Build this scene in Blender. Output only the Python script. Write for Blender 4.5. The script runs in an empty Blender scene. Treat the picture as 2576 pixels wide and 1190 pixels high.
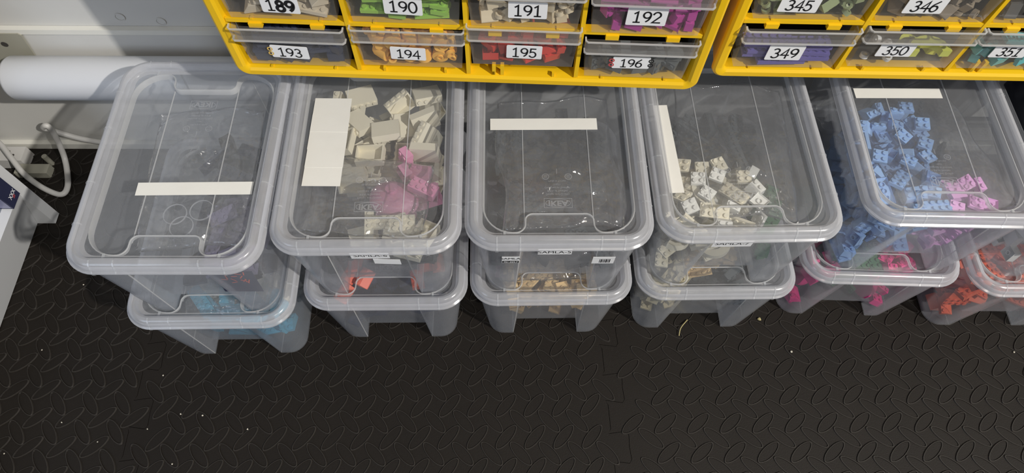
import bpy, bmesh, math, random
from mathutils import Vector, Matrix, noise
R = math.radians
S = bpy.context.scene
random.seed(7)

# ------------------------------------------------------------------ camera
A = R(2.2)
PITCH, ROLL, FPX, CAMZ = 1.096033, 0.0337094, 1670.04, 0.8914
def rz(v):
    return Vector((math.cos(A)*v[0]+math.sin(A)*v[1], -math.sin(A)*v[0]+math.cos(A)*v[1], v[2]))
fwd = Vector((0, math.cos(PITCH), -math.sin(PITCH))); up0 = Vector((0, math.sin(PITCH), math.cos(PITCH))); r0 = Vector((1, 0, 0))
rt = r0*math.cos(ROLL)+up0*math.sin(ROLL); up = -r0*math.sin(ROLL)+up0*math.cos(ROLL)
fwd, rt, up = rz(fwd), rz(rt), rz(up)
cd = bpy.data.cameras.new('camera'); cam = bpy.data.objects.new('camera', cd); S.collection.objects.link(cam)
cd.sensor_width = 36.0; cd.lens = FPX/2576*36.0; cd.clip_start = 0.02; cd.clip_end = 50
m = Matrix.Identity(4)
for i in range(3):
    m[i][0] = rt[i]; m[i][1] = up[i]; m[i][2] = -fwd[i]
m.translation = Vector((0, 0, CAMZ)); cam.matrix_world = m
S.camera = cam

# ------------------------------------------------------------------ world, lamps, exposure
w = bpy.data.worlds.new('room_ambient'); S.world = w; w.use_nodes = True
w.node_tree.nodes['Background'].inputs[0].default_value = (0.93, 0.95, 1.0, 1); w.node_tree.nodes['Background'].inputs[1].default_value = 0.16
def area(name, loc, target, sx, sy, power, col):
    l = bpy.data.lights.new(name, 'AREA'); l.shape = 'RECTANGLE'; l.size = sx; l.size_y = sy; l.energy = power; l.color = col
    o = bpy.data.objects.new(name, l); S.collection.objects.link(o); o.location = loc
    o.rotation_euler = (Vector(target)-Vector(loc)).to_track_quat('-Z', 'Y').to_euler()
    return o
area('ceiling_lamp', (2.45, -1.42, 2.90), (0.0, 0.35, 0.1), 0.06, 0.06, 150, (1.0, 0.955, 0.89))
area('ceiling_lamp', (0.55, -0.95, 2.20), (0.0, 0.30, 0.1), 0.25, 0.25, 7, (1.0, 0.92, 0.82))
area('window_daylight', (-1.25, -0.75, 0.80), (-0.7, 0.15, 0.0), 0.6, 0.7, 6.2, (0.70, 0.81, 1.0))
S.view_settings.view_transform = 'Standard'; S.view_settings.look = 'None'; S.view_settings.gamma = 1; S.view_settings.exposure = 0.0
S.view_settings.use_curve_mapping = False
S.cycles.transparent_max_bounces = 40; S.cycles.max_bounces = 10; S.cycles.transmission_bounces = 8; S.cycles.diffuse_bounces = 4
S.cycles.caustics_reflective = False; S.cycles.caustics_refractive = False

# ------------------------------------------------------------------ materials
def newmat(name):
    mt = bpy.data.materials.new(name); mt.use_nodes = True
    nt = mt.node_tree; nt.nodes.clear()
    out = nt.nodes.new('ShaderNodeOutputMaterial')
    return mt, nt, out
def solid(name, col, rough=0.5, spec=0.5, var=0.06, scale=40.0, bump=0.0, bscale=300.0, metal=0.0, coat=0.0):
    mt, nt, out = newmat(name); N = nt.nodes; K = nt.links
    p = N.new('ShaderNodeBsdfPrincipled'); p.inputs['Roughness'].default_value = rough
    p.inputs['Specular IOR Level'].default_value = spec; p.inputs['Metallic'].default_value = metal; p.inputs['Coat Weight'].default_value = coat
    tc = N.new('ShaderNodeTexCoord'); nz = N.new('ShaderNodeTexNoise'); nz.inputs['Scale'].default_value = scale; nz.inputs['Detail'].default_value = 4
    K.new(tc.outputs['Object'], nz.inputs['Vector'])
    mx = N.new('ShaderNodeMix'); mx.data_type = 'RGBA'
    mx.inputs[6].default_value = tuple(c*(1-var) for c in col)+(1,); mx.inputs[7].default_value = tuple(min(1, c*(1+var)) for c in col)+(1,)
    K.new(nz.outputs[0], mx.inputs[0]); K.new(mx.outputs[2], p.inputs['Base Color'])
    if bump:
        n2 = N.new('ShaderNodeTexNoise'); n2.inputs['Scale'].default_value = bscale; n2.inputs['Detail'].default_value = 3
        K.new(tc.outputs['Object'], n2.inputs['Vector'])
        b = N.new('ShaderNodeBump'); b.inputs['Strength'].default_value = bump; b.inputs['Distance'].default_value = 0.001
        K.new(n2.outputs[0], b.inputs['Height']); K.new(b.outputs[0], p.inputs['Normal'])
    K.new(p.outputs[0], out.inputs[0])
    return mt
def film(name, haze, scat=(0.86, 0.88, 0.92), tint=(0.97, 0.975, 0.98), rough=0.12, refl=1.0, grow=1.2, var=0.5, scale=45.0, bump=0.0, bscale=60.0):
    """thin hazy plastic: part of the light goes straight through, part is scattered, a little is mirrored"""
    mt, nt, out = newmat(name); N = nt.nodes; K = nt.links
    def math_(op, a, b):
        n = N.new('ShaderNodeMath'); n.operation = op; n.use_clamp = True
        for i, v in enumerate((a, b)):
            if hasattr(v, 'is_linked'): K.new(v, n.inputs[i])
            else: n.inputs[i].default_value = v
        return n.outputs[0]
    def mulu(a, b):
        n = N.new('ShaderNodeMath'); n.operation = 'MULTIPLY'
        for i, v in enumerate((a, b)):
            if hasattr(v, 'is_linked'): K.new(v, n.inputs[i])
            else: n.inputs[i].default_value = v
        return n.outputs[0]
    lw = N.new('ShaderNodeLayerWeight'); lw.inputs[0].default_value = 0.5
    f = lw.outputs['Facing']
    f2 = math_('POWER', f, 3.0); f5 = math_('POWER', f, 5.0)
    tc = N.new('ShaderNodeTexCoord'); nz = N.new('ShaderNodeTexNoise'); nz.inputs['Scale'].default_value = scale; nz.inputs['Detail'].default_value = 6
    K.new(tc.outputs['Object'], nz.inputs['Vector'])
    a = N.new('ShaderNodeMath'); a.operation = 'MULTIPLY_ADD'; a.inputs[1].default_value = 2*var; a.inputs[2].default_value = 1-var
    K.new(nz.outputs[0], a.inputs[0])
    g = N.new('ShaderNodeMath'); g.operation = 'MULTIPLY_ADD'; g.inputs[1].default_value = grow; g.inputs[2].default_value = 1.0
    K.new(f2, g.inputs[0])
    h = math_('MULTIPLY', mulu(a.outputs[0], g.outputs[0]), haze)
    tr = N.new('ShaderNodeBsdfTransparent'); tr.inputs[0].default_value = tint+(1,)
    df = N.new('ShaderNodeBsdfDiffuse'); df.inputs[0].default_value = scat+(1,)
    tl = N.new('ShaderNodeBsdfTranslucent'); tl.inputs[0].default_value = scat+(1,)
    ms = N.new('ShaderNodeMixShader'); ms.inputs[0].default_value = 0.5; K.new(df.outputs[0], ms.inputs[1]); K.new(tl.outputs[0], ms.inputs[2])
    m1 = N.new('ShaderNodeMixShader'); K.new(h, m1.inputs[0]); K.new(tr.outputs[0], m1.inputs[1]); K.new(ms.outputs[0], m1.inputs[2])
    gl = N.new('ShaderNodeBsdfGlossy'); gl.inputs['Roughness'].default_value = rough
    if bump:
        n2 = N.new('ShaderNodeTexNoise'); n2.inputs['Scale'].default_value = bscale; n2.inputs['Detail'].default_value = 2
        K.new(tc.outputs['Object'], n2.inputs['Vector'])
        b = N.new('ShaderNodeBump'); b.inputs['Strength'].default_value = bump; b.inputs['Distance'].default_value = 0.012
        K.new(n2.outputs[0], b.inputs['Height']); K.new(b.outputs[0], gl.inputs['Normal'])
    fr = N.new('ShaderNodeMath'); fr.operation = 'MULTIPLY_ADD'; fr.inputs[1].default_value = 0.7*refl; fr.inputs[2].default_value = 0.045*refl; fr.use_clamp = True
    K.new(f5, fr.inputs[0])
    m2 = N.new('ShaderNodeMixShader'); K.new(fr.outputs[0], m2.inputs[0]); K.new(m1.outputs[0], m2.inputs[1]); K.new(gl.outputs[0], m2.inputs[2])
    K.new(m2.outputs[0], out.inputs[0])
    return mt
M = {}
M['mat'] = solid('black_foam', (0.0118, 0.0092, 0.0070), 0.60, 0.24, 0.25, 9, 0.25, 900)
M['matedge_lit'] = solid('lit_foam_edge', (0.030, 0.026, 0.022), 0.5, 0.4, 0.3, 60)  # paler foam for the pad ridges: the light along them is painted in
M['concrete'] = solid('dark_concrete', (0.02, 0.02, 0.02), 0.9)
M['wall'] = solid('white_wall_paint', (0.625, 0.62, 0.595), 0.6, 0.3, 0.05, 14, 0.12, 90)
M['trim'] = solid('lit_trim_paint', (0.76, 0.75, 0.69), 0.5, 0.4, 0.04, 20)  # paler than the wall: light on the upward ledges put into the colour
M['tube'] = solid('white_enamel', (0.69, 0.70, 0.72), 0.4, 0.5, 0.02, 15)
M['bracket'] = solid('beige_grey_steel', (0.36, 0.35, 0.29), 0.5, 0.4, 0.08, 30)
M['hole'] = solid('dark_hole', (0.05, 0.045, 0.04), 0.8)
M['yellow'] = solid('yellow_plastic', (0.86, 0.53, 0.008), 0.38, 0.5, 0.03, 12, 0.05, 500)
M['blackbag'] = solid('black_bag_plastic', (0.022, 0.024, 0.034), 0.42, 0.5, 0.2, 30)
M['black'] = solid('black_plastic', (0.008, 0.008, 0.010), 0.5, 0.3)
M['paper'] = solid('white_paper_tape', (0.83, 0.82, 0.77), 0.6, 0.3, 0.03, 35, 0.3, 60)
M['label'] = solid('white_label_tape', (0.84, 0.85, 0.86), 0.45, 0.4, 0.02, 40)
M['ink'] = solid('black_ink', (0.012, 0.012, 0.013), 0.5, 0.3)
M['redink'] = solid('red_ink', (0.55, 0.08, 0.08), 0.5, 0.3)
M['gold'] = solid('yellow_ink', (0.75, 0.5, 0.12), 0.5, 0.3)
M['cable'] = solid('white_cable_sheath', (0.60, 0.59, 0.57), 0.45, 0.5, 0.04, 30)
M['whitewood'] = solid('white_melamine', (0.70, 0.71, 0.72), 0.4, 0.4, 0.02, 20)
M['navy'] = solid('navy_print', (0.030, 0.034, 0.075), 0.35, 0.5, 0.1, 50)
M['lavender'] = solid('lavender_print', (0.25, 0.25, 0.36), 0.35, 0.5, 0.3, 60)
M['straw'] = solid('dry_straw', (0.55, 0.47, 0.22), 0.7)
M['crumb'] = solid('pale_crumb', (0.62, 0.58, 0.48), 0.8)
M['lid'] = film('clear_lid_plastic', 0.185, rough=0.16, var=0.35, scale=25, grow=0.8)
M['emboss'] = film('embossed_plastic', 0.40, rough=0.25, grow=0.3, var=0.1)
M['rim'] = film('frosted_rim_plastic', 0.55, scat=(0.92, 0.93, 0.97), rough=0.2, grow=0.9, var=0.15)
M['clip'] = film('frosted_clip_plastic', 0.42, scat=(0.88, 0.9, 0.92), rough=0.25, grow=0.4, var=0.1)
M['rib'] = film('frosted_rib_plastic', 0.62, scat=(0.9, 0.91, 0.92), rough=0.25, grow=0.4, var=0.1)
M['body'] = film('cloudy_box_plastic', 0.120, scat=(0.84, 0.87, 0.93), rough=0.22, grow=1.6, var=0.2)
M['bag'] = film('clear_bag_film', 0.050, rough=0.09, refl=2.6, grow=3.5, var=0.7, scale=30, bump=1.0, bscale=34)
M['drawer'] = film('clear_drawer_plastic', 0.115, scat=(0.86, 0.85, 0.82), tint=(0.96, 0.955, 0.94), rough=0.14, grow=1.0, var=0.2)
M['lip'] = film('clear_drawer_lip_plastic', 0.17, scat=(0.86, 0.86, 0.86), rough=0.14, grow=1.2, var=0.15)
COL = dict(black=(0.030, 0.031, 0.035), navy=(0.035, 0.045, 0.085), grey=(0.13, 0.13, 0.13), darkgrey=(0.06, 0.063, 0.065), cream=(0.82, 0.77, 0.62), white=(0.80, 0.80, 0.76),
           pink=(0.78, 0.33, 0.52), skyblue=(0.30, 0.48, 0.80), lilac=(0.76, 0.40, 0.74), teal=(0.10, 0.42, 0.60), coral=(0.85, 0.14, 0.07),
           tan=(0.72, 0.52, 0.26), paletan=(0.68, 0.60, 0.40), purple=(0.34, 0.09, 0.24), magenta=(0.75, 0.05, 0.25), green=(0.05, 0.14, 0.07), orange=(0.80, 0.16, 0.08),
           lime=(0.33, 0.60, 0.10), plum=(0.48, 0.06, 0.34), amber=(0.88, 0.50, 0.10), red=(0.62, 0.05, 0.035), sage=(0.30, 0.36, 0.20), brown=(0.26, 0.22, 0.17),
           violet=(0.14, 0.12, 0.38), yellowgreen=(0.62, 0.66, 0.10), aqua=(0.10, 0.42, 0.45), clear=(0.7, 0.72, 0.74), beige=(0.66, 0.58, 0.43), slate=(0.10, 0.115, 0.125), dusk=(0.24, 0.22, 0.33), sand=(0.62, 0.56, 0.45))
def bmat(c):
    k = 'toy_'+c
    if k not in M: M[k] = solid(k+'_plastic', COL[c], 0.42, 0.4, 0.02, 60)
    return M[k]

# ------------------------------------------------------------------ mesh helpers
def obj(name, bm, mats, parent=None, smooth=None, mw=None):
    me = bpy.data.meshes.new(name); bm.normal_update(); bm.to_mesh(me); bm.free()
    for mt in (mats if isinstance(mats, (list, tuple)) else [mats]): me.materials.append(mt)
    if smooth is not None:
        me.polygons.foreach_set('use_smooth', [True]*len(me.polygons))
        me.set_sharp_from_angle(angle=R(smooth))
    o = bpy.data.objects.new(name, me); S.collection.objects.link(o)
    if parent: o.parent = parent
    if mw is not None: o.matrix_world = mw
    return o
def empty(name, label, cat, mw=None, group=None):
    o = bpy.data.objects.new(name, None); S.collection.objects.link(o); o.empty_display_size = 0.02
    if mw is not None: o.matrix_world = mw
    return tag(o, label, cat, group)
def tag(o, label, cat, group=None, kind=None):
    o['label'] = label; o['category'] = cat
    if group: o['group'] = group
    if kind: o['kind'] = kind
    return o
def struct(o):
    o['kind'] = 'structure'; return o
def box(bm, x0, x1, y0, y1, z0, z1, mi=0, M4=None):
    v = [Vector((x, y, z)) for z in (z0, z1) for y in (y0, y1) for x in (x0, x1)]
    if M4 is not None: v = [M4 @ q for q in v]
    v = [bm.verts.new(q) for q in v]
    fs = []
    for f in ((0, 2, 3, 1), (4, 5, 7, 6), (0, 1, 5, 4), (2, 6, 7, 3), (0, 4, 6, 2), (1, 3, 7, 5)):
        q = bm.faces.new([v[i] for i in f]); q.material_index = mi; fs.append(q)
    return v
def bevel(bm, w, seg=2, ang=40):
    es = [e for e in bm.edges if len(e.link_faces) == 2 and e.calc_face_angle(0) > R(ang)]
    bmesh.ops.bevel(bm, geom=es, offset=w, segments=seg, affect='EDGES', clamp_overlap=True)
def cyl(bm, c, r, h, n=12, mi=0, M4=None, r2=None, cap=True):
    r2 = r if r2 is None else r2
    a = []; b = []
    for k in range(n):
        t = 2*math.pi*k/n; p0 = Vector((c[0]+r*math.cos(t), c[1]+r*math.sin(t), c[2])); p1 = Vector((c[0]+r2*math.cos(t), c[1]+r2*math.sin(t), c[2]+h))
        if M4 is not None: p0 = M4 @ p0; p1 = M4 @ p1
        a.append(bm.verts.new(p0)); b.append(bm.verts.new(p1))
    for k in range(n):
        q = bm.faces.new([a[k], a[(k+1) % n], b[(k+1) % n], b[k]]); q.material_index = mi
    if cap:
        bm.faces.new(b).material_index = mi; bm.faces.new(a[::-1]).material_index = mi
def ringtube(bm, c, ro, ri, h, n=14, mi=0, M4=None):
    loops = []
    for r, z in ((ro, 0), (ro, h), (ri, h), (ri, 0)):
        L = []
        for k in range(n):
            t = 2*math.pi*k/n; p = Vector((c[0]+r*math.cos(t), c[1]+r*math.sin(t), c[2]+z))
            L.append(bm.verts.new(M4 @ p if M4 is not None else p))
        loops.append(L)
    for i in range(4):
        a, b = loops[i], loops[(i+1) % 4]
        for k in range(n):
            bm.faces.new([a[k], a[(k+1) % n], b[(k+1) % n], b[k]]).material_index = mi
def tube(bm, pts, r, n=10, closed=False, mi=0, smooth_n=0):
    P = [Vector(p) for p in pts]
    if smooth_n:
        Q = []
        for i in range(len(P)-1):
            p0 = P[max(0, i-1)]; p1 = P[i]; p2 = P[i+1]; p3 = P[min(len(P)-1, i+2)]
            for k in range(smooth_n):
                t = k/smooth_n
                Q.append(0.5*((2*p1)+(p2-p0)*t+(2*p0-5*p1+4*p2-p3)*t*t+(3*p1-p0-3*p2+p3)*t**3))
        Q.append(P[-1]); P = Q
    rings = []; up_ = Vector((0, 0, 1)); nrm = None
    for i, p in enumerate(P):
        a = P[(i-1) % len(P)] if (closed or i > 0) else p; b = P[(i+1) % len(P)] if (closed or i < len(P)-1) else p
        t = (b-a).normalized()
        if nrm is None:
            nrm = t.cross(up_) if abs(t.z) < 0.9 else t.cross(Vector((1, 0, 0)))
        nrm = (nrm-t*nrm.dot(t)).normalized(); bn = t.cross(nrm)
        rings.append([bm.verts.new(p+nrm*r*math.cos(2*math.pi*k/n)+bn*r*math.sin(2*math.pi*k/n)) for k in range(n)])
    m_ = len(rings)
    for i in range(m_ if closed else m_-1):
        a, b = rings[i], rings[(i+1) % m_]
        for k in range(n): bm.faces.new([a[k], a[(k+1) % n], b[(k+1) % n], b[k]]).material_index = mi
    if not closed:
        bm.faces.new(rings[0][::-1]).material_index = mi; bm.faces.new(rings[-1]).material_index = mi
def rrect(W, D, r, n=8, y0=0.0):
    o = []
    for cx, cy, a0 in ((W/2-r, y0+r, -90), (W/2-r, y0+D-r, 0), (-W/2+r, y0+D-r, 90), (-W/2+r, y0+r, 180)):
        for k in range(n+1):
            t = R(a0+90*k/n); o.append((cx+r*math.cos(t), cy+r*math.sin(t)))
    return o
def fill(bm, loops, z, mi=0):
    """flat face set between closed loops (the first is the outside, the others holes)"""
    es = []
    vs = []
    for L in loops:
        v = [q if isinstance(q, bmesh.types.BMVert) else bm.verts.new((q[0], q[1], z)) for q in L]
        vs.append(v)
        for i in range(len(v)):
            e = bm.edges.get((v[i], v[(i+1) % len(v)])) or bm.edges.new((v[i], v[(i+1) % len(v)])); es.append(e)
    r = bmesh.ops.triangle_fill(bm, use_beauty=True, use_dissolve=False, edges=es, normal=(0, 0, 1))
    for g in r['geom']:
        if isinstance(g, bmesh.types.BMFace): g.material_index = mi
    return vs
def bridge(bm, a, b, mi=0):
    n = len(a)
    for k in range(n): bm.faces.new([a[k], a[(k+1) % n], b[(k+1) % n], b[k]]).material_index = mi

# ------------------------------------------------------------------ digits and lettering
def arc(cx, cy, rx, ry, a0, a1, n=12):
    return [(cx+rx*math.cos(R(a0+(a1-a0)*k/n)), cy+ry*math.sin(R(a0+(a1-a0)*k/n))) for k in range(n+1)]
DIG = {
    '0': [arc(0.29, 0.5, 0.27, 0.48, 0, 360, 28)],
    '1': [[(0.10, 0.82), (0.30, 0.97), (0.30, 0.03)], [(0.10, 0.02), (0.50, 0.02)]],
    '2': [arc(0.29, 0.71, 0.25, 0.27, 165, -25, 14)+[(0.04, 0.03), (0.56, 0.03)]],
    '3': [arc(0.27, 0.74, 0.22, 0.23, 140, -85, 12)+arc(0.27, 0.27, 0.26, 0.25, 85, -150, 14)],
    '4': [[(0.44, 0.0), (0.44, 0.97), (0.03, 0.32), (0.60, 0.32)]],
    '5': [[(0.50, 0.96), (0.13, 0.96), (0.09, 0.55)]+arc(0.27, 0.32, 0.26, 0.30, 115, -150, 16)],
    '6': [[(0.46, 0.97)]+arc(0.52, 0.34, 0.48, 0.52, 120, 180, 7)+arc(0.29, 0.29, 0.25, 0.27, 180, 540, 22)],
    '7': [[(0.04, 0.96), (0.54, 0.96), (0.20, 0.0)]],
    '8': [arc(0.29, 0.74, 0.20, 0.22, 0, 360, 20), arc(0.29, 0.26, 0.25, 0.26, 0, 360, 22)],
    '9': [arc(0.29, 0.70, 0.25, 0.27, 0, 360, 22), arc(0.06, 0.66, 0.48, 0.62, 0, -62, 8)],
}
def ribbon(bm, pts, wd, fn, mi):
    """flat pen stroke"""
    n = len(pts); P = [Vector((p[0], p[1])) for p in pts]
    closed = (P[0]-P[-1]).length < 1e-5
    if closed: P = P[:-1]; n -= 1
    L = []; Q = []
    for i in range(n):
        a = P[(i-1) % n] if (closed or i > 0) else P[i]; b = P[(i+1) % n] if (closed or i < n-1) else P[i]
        t1 = (P[i]-a); t2 = (b-P[i])
        t1 = t1.normalized() if t1.length > 0 else t2.normalized(); t2 = t2.normalized() if t2.length > 0 else t1
        t = (t1+t2).normalized() if (t1+t2).length > 1e-6 else t1
        nn = Vector((-t.y, t.x)); k = 1/max(0.5, nn.dot(Vector((-t1.y, t1.x))))
        e0 = Vector((0, 0))
        if not closed and i == 0: e0 = -t*wd*0.4
        if not closed and i == n-1: e0 = t*wd*0.4
        L.append(bm.verts.new(fn(P[i]+e0+nn*wd/2*k))); Q.append(bm.verts.new(fn(P[i]+e0-nn*wd/2*k)))
    for i in range(n if closed else n-1):
        j = (i+1) % n
        bm.faces.new([Q[i], Q[j], L[j], L[i]]).material_index = mi
def number(bm, txt, cx, cy, h, fn, mi=1, wt=0.125, adv=0.68, heavy=()):
    tot = adv*len(txt)*h; x = cx-tot/2+0.06*h
    for i, ch in enumerate(txt):
        for st in DIG[ch]:
            for rep in range(2 if i in heavy else 1):
                j = (0.03*rep, -0.04*rep)
                ribbon(bm, [(x+(p[0]+j[0])*h, cy-h/2+(p[1]*(1.0 if i not in heavy else 0.98)+j[1])*h) for p in st], h*(wt if i not in heavy else 0.20),
                       (lambda off: (lambda q: fn(q)+off))(Vector((0, 0, 0)) if not rep else Vector((0, -0.00005, 0.0))), mi)
        x += adv*h
def textmesh(txt, size, bold=0.0, sx=1.0):
    cu = bpy.data.curves.new('t', 'FONT'); cu.body = txt; cu.size = size; cu.align_x = 'CENTER'; cu.align_y = 'CENTER'; cu.offset = bold; cu.resolution_u = 4
    o = bpy.data.objects.new('t', cu); S.collection.objects.link(o)
    dg = bpy.context.evaluated_depsgraph_get(); dg.update()
    me = bpy.data.meshes.new_from_object(o.evaluated_get(dg))
    vs = [Vector((v.co.x*sx, v.co.y, 0)) for v in me.vertices]; fs = [tuple(p.vertices) for p in me.polygons]
    bpy.data.objects.remove(o); bpy.data.curves.remove(cu); bpy.data.meshes.remove(me)
    return vs, fs
def addtext(bm, txt, size, fn, mi, bold=0.0, sx=1.0):
    vs, fs = textmesh(txt, size, bold, sx)
    nv = [bm.verts.new(fn(v)) for v in vs]
    for f in fs:
        try: bm.faces.new([nv[i] for i in f]).material_index = mi
        except ValueError: pass

# ------------------------------------------------------------------ the setting
WALL_Y = 0.631
bm = bmesh.new(); box(bm, -2.6, 2.6, -2.0, WALL_Y+0.1, -0.16, -0.0125); struct(obj('floor', bm, M['concrete']))
bm = bmesh.new(); box(bm, -2.6, 2.6, WALL_Y, WALL_Y+0.1, -0.0125, 2.4)
struct(obj('wall_back', bm, M['wall']))
bm = bmesh.new(); v = box(bm, -2.6, 2.6, WALL_Y-0.006, WALL_Y-0.0005, 0.012, 0.249); bevel(bm, 0.003, 2)
struct(obj('trim_1', bm, M['wall']))                       # lower sheet of the wall, standing out a little
bm = bmesh.new(); box(bm, -2.6, 2.6, WALL_Y-0.008, WALL_Y-0.0005, 0.2445, 0.2525); bevel(bm, 0.002, 2)
struct(obj('trim_2', bm, M['trim']))
bm = bmesh.new(); box(bm, -2.6, 2.6, WALL_Y-0.014, WALL_Y-0.0005, -0.0125, 0.011); bevel(bm, 0.003, 2)
struct(obj('baseboard_back', bm, M['trim']))
# screw heads and dents of the upper sheet
for (x, z) in ((-0.478, 0.268), (-0.430, 0.261)):
    bm = bmesh.new(); T = Matrix.Translation((x, WALL_Y-0.0003, z)) @ Matrix.Rotation(R(90), 4, 'X')
    ringtube(bm, (0, 0, 0), 0.0062, 0.0052, 0.0009, 18, 0, T); cyl(bm, (0, 0, 0), 0.0050, 0.0004, 18, 0, T)
    tag(obj('screw_cap', bm, M['wall'], smooth=40), 'small round painted cap on the wall, '+('left one' if x < -0.45 else 'right one, nearest the yellow cabinet'), 'screw cap', 'round caps on the wall')

# ---- foam mats -----------------------------------------------------
MZ = -0.0015
def seam(x0, phase, y0=-0.4, y1=0.628):
    """interlocking edge: dovetail tabs to and fro"""
    per = 0.078; pts = []; y = y0
    pat = [(0.00, -0.010), (0.20, -0.010), (0.28, -0.013), (0.24, 0.010), (0.30, 0.013), (0.50, 0.012), (0.70, 0.013), (0.76, 0.010), (0.72, -0.013), (0.80, -0.010)]
    k = 0
    while True:
        done = False
        for (f, dx) in pat:
            yy = y0+(k+f+phase)*per
            if yy <= y0: continue
            if yy >= y1: done = True; break
            pts.append((x0+dx, yy))
        if done: break
        k += 1
    return [(x0-0.010, y0)]+pts+[(x0-0.010, y1)]
SL = [(x-0.008*(y-0.2), y) for x, y in seam(-0.4745, 0.15)]; SR = [(x+0.035*(y-0.2)*-1+0.0, y) for x, y in seam(0.1545, 0.55)]
def inset(path, d):
    o = []
    for i, q in enumerate(path):
        a = Vector(path[max(0, i-1)]); b = Vector(path[min(len(path)-1, i+1)]); t_ = (b-a).normalized(); o.append((q[0]-t_.y*d, q[1]+t_.x*d))
    o[0] = (o[0][0], path[0][1]); o[-1] = (o[-1][0], path[-1][1])
    return o
def seamx(s, y):
    best = min(s, key=lambda p: abs(p[1]-y)); return best[0]
def lens(bm, cx, cy, ang, L=0.0415, Wd=0.0152, h=0.0014):
    """raised almond pad, its ridge coloured lighter for the light it catches"""
    n = 20; c, s = math.cos(ang), math.sin(ang); loops = []
    for (f, z) in ((1.0, 0.0), (0.955, h), (0.900, h), (0.855, h*0.3)):
        l_ = []
        for i in range(n):
            t = 2*math.pi*i/n; ct, st = math.cos(t), math.sin(t)
            g = 1-(1-f)*L/Wd*0.62
            xx = L/2*ct*f; yy = Wd/2*math.copysign(abs(st)**1.18, st)*g
            l_.append(bm.verts.new((cx+c*xx-s*yy, cy+s*xx+c*yy, MZ+z)))
        loops.append(l_)
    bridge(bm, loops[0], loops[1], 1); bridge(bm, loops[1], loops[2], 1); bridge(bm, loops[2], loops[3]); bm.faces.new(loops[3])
def foam_mat(poly, px, py, ox, oy, a1, a2, inside, label):
    bm = bmesh.new()
    top = fill(bm, [poly], MZ)[0]
    bot = [bm.verts.new((v.co.x, v.co.y, -0.0125)) for v in top]
    bridge(bm, bot, top)
    nx = int(1.5/px); ny = int(1.1/py)
    for j in range(-ny, ny):
        for i in range(-nx, nx):
            for q, (dx, dy, an) in enumerate(((0, 0, a1), (0.5, 0.5, a2))):
                x = ox+(i+dx)*px; y = oy+(j+dy)*py
                if -0.25 < y < 0.615 and inside(x, y): lens(bm, x, y, R(an))
    return tag(obj('foam_floor_mat', bm, [M['mat'], M['matedge_lit']]), label, 'floor mat', 'interlocking foam floor mats')
Y0, Y1 = -0.4, 0.628
g = 0.0003
foam_mat([(-1.09, Y0)]+inset(SL, g)+[(-1.09, Y1)], 0.0421, 0.0372, -0.6703, 0.2845, -52, 40, lambda x, y: -1.07 < x < seamx(SL, y)-0.012,
         'black chequer-plate foam mat at the far left, under the white shelf unit')
foam_mat(inset(SL, -g)+inset(SR, g)[::-1], 0.0376, 0.0413, -0.1616, 0.2665, -47, 49, lambda x, y: seamx(SL, y)+0.012 < x < seamx(SR, y)-0.012,
         'black chequer-plate foam mat in the middle, under the second and third box stacks')
foam_mat(inset(SR, -g)+[(0.79, Y1), (0.79, Y0)], 0.0433, 0.0373, 0.3057, 0.2541, 39, -39, lambda x, y: seamx(SR, y)+0.013 < x < 0.775,
         'black chequer-plate foam mat at the right, under the fourth, fifth and sixth box stacks')

# ---- tube heater with bracket ---------------------------------------
t = empty('tube_heater', 'white enamelled tube heater fixed low along the white wall', 'heater', Matrix.Translation((-0.640, 0.586, 0.2045)))
bm = bmesh.new(); n = 40; prof = [(0.0, 0.0), (0.0, 0.016), (0.001, 0.022), (0.004, 0.0265), (0.008, 0.0285), (0.39, 0.0285), (0.395, 0.024), (0.395, 0.0)]
rings = []
for (x, r_) in prof[1:-1]:
    rings.append([bm.verts.new((x, r_*1.0*math.cos(2*math.pi*k/n), r_*1.42*math.sin(2*math.pi*k/n)) if False else (x, r_*math.cos(2*math.pi*k/n), 1.0*r_*math.sin(2*math.pi*k/n))) for k in range(n)])
for a, b in zip(rings, rings[1:]): bridge(bm, a, b)
bm.faces.new(rings[0][::-1]); bm.faces.new(rings[-1])
obj('tube', bm, M['tube'], t, smooth=40)
bm = bmesh.new()
pr = [(-0.12, -0.05), (0.020, -0.05), (0.022, 0.0), (0.0275, 0.040), (0.025, 0.0425), (-0.004, 0.0425), (-0.007, 0.038), (-0.12, 0.038)]
for yy in (0.0435, 0.0395):
    pass
a = [bm.verts.new((x, 0.0355, z)) for x, z in pr]; b = [bm.verts.new((x, 0.0378, z)) for x, z in pr]
bm.faces.new(a); bm.faces.new(b[::-1]); bridge(bm, a[::-1], b[::-1])
T = Matrix.Translation((-0.0035, 0.0355, 0.022)) @ Matrix.Rotation(R(90), 4, 'X'); cyl(bm, (0.0, 0.002, 0.0), 0.0042, 0.0006, 14, 1, T)
box(bm, -0.02, 0.004, 0.0, 0.0355, -0.032, -0.0285)
ob = obj('bracket', bm, [M['bracket'], M['hole']], t); ob['label'] = 'beige grey wall bracket with a slot hole'

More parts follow.
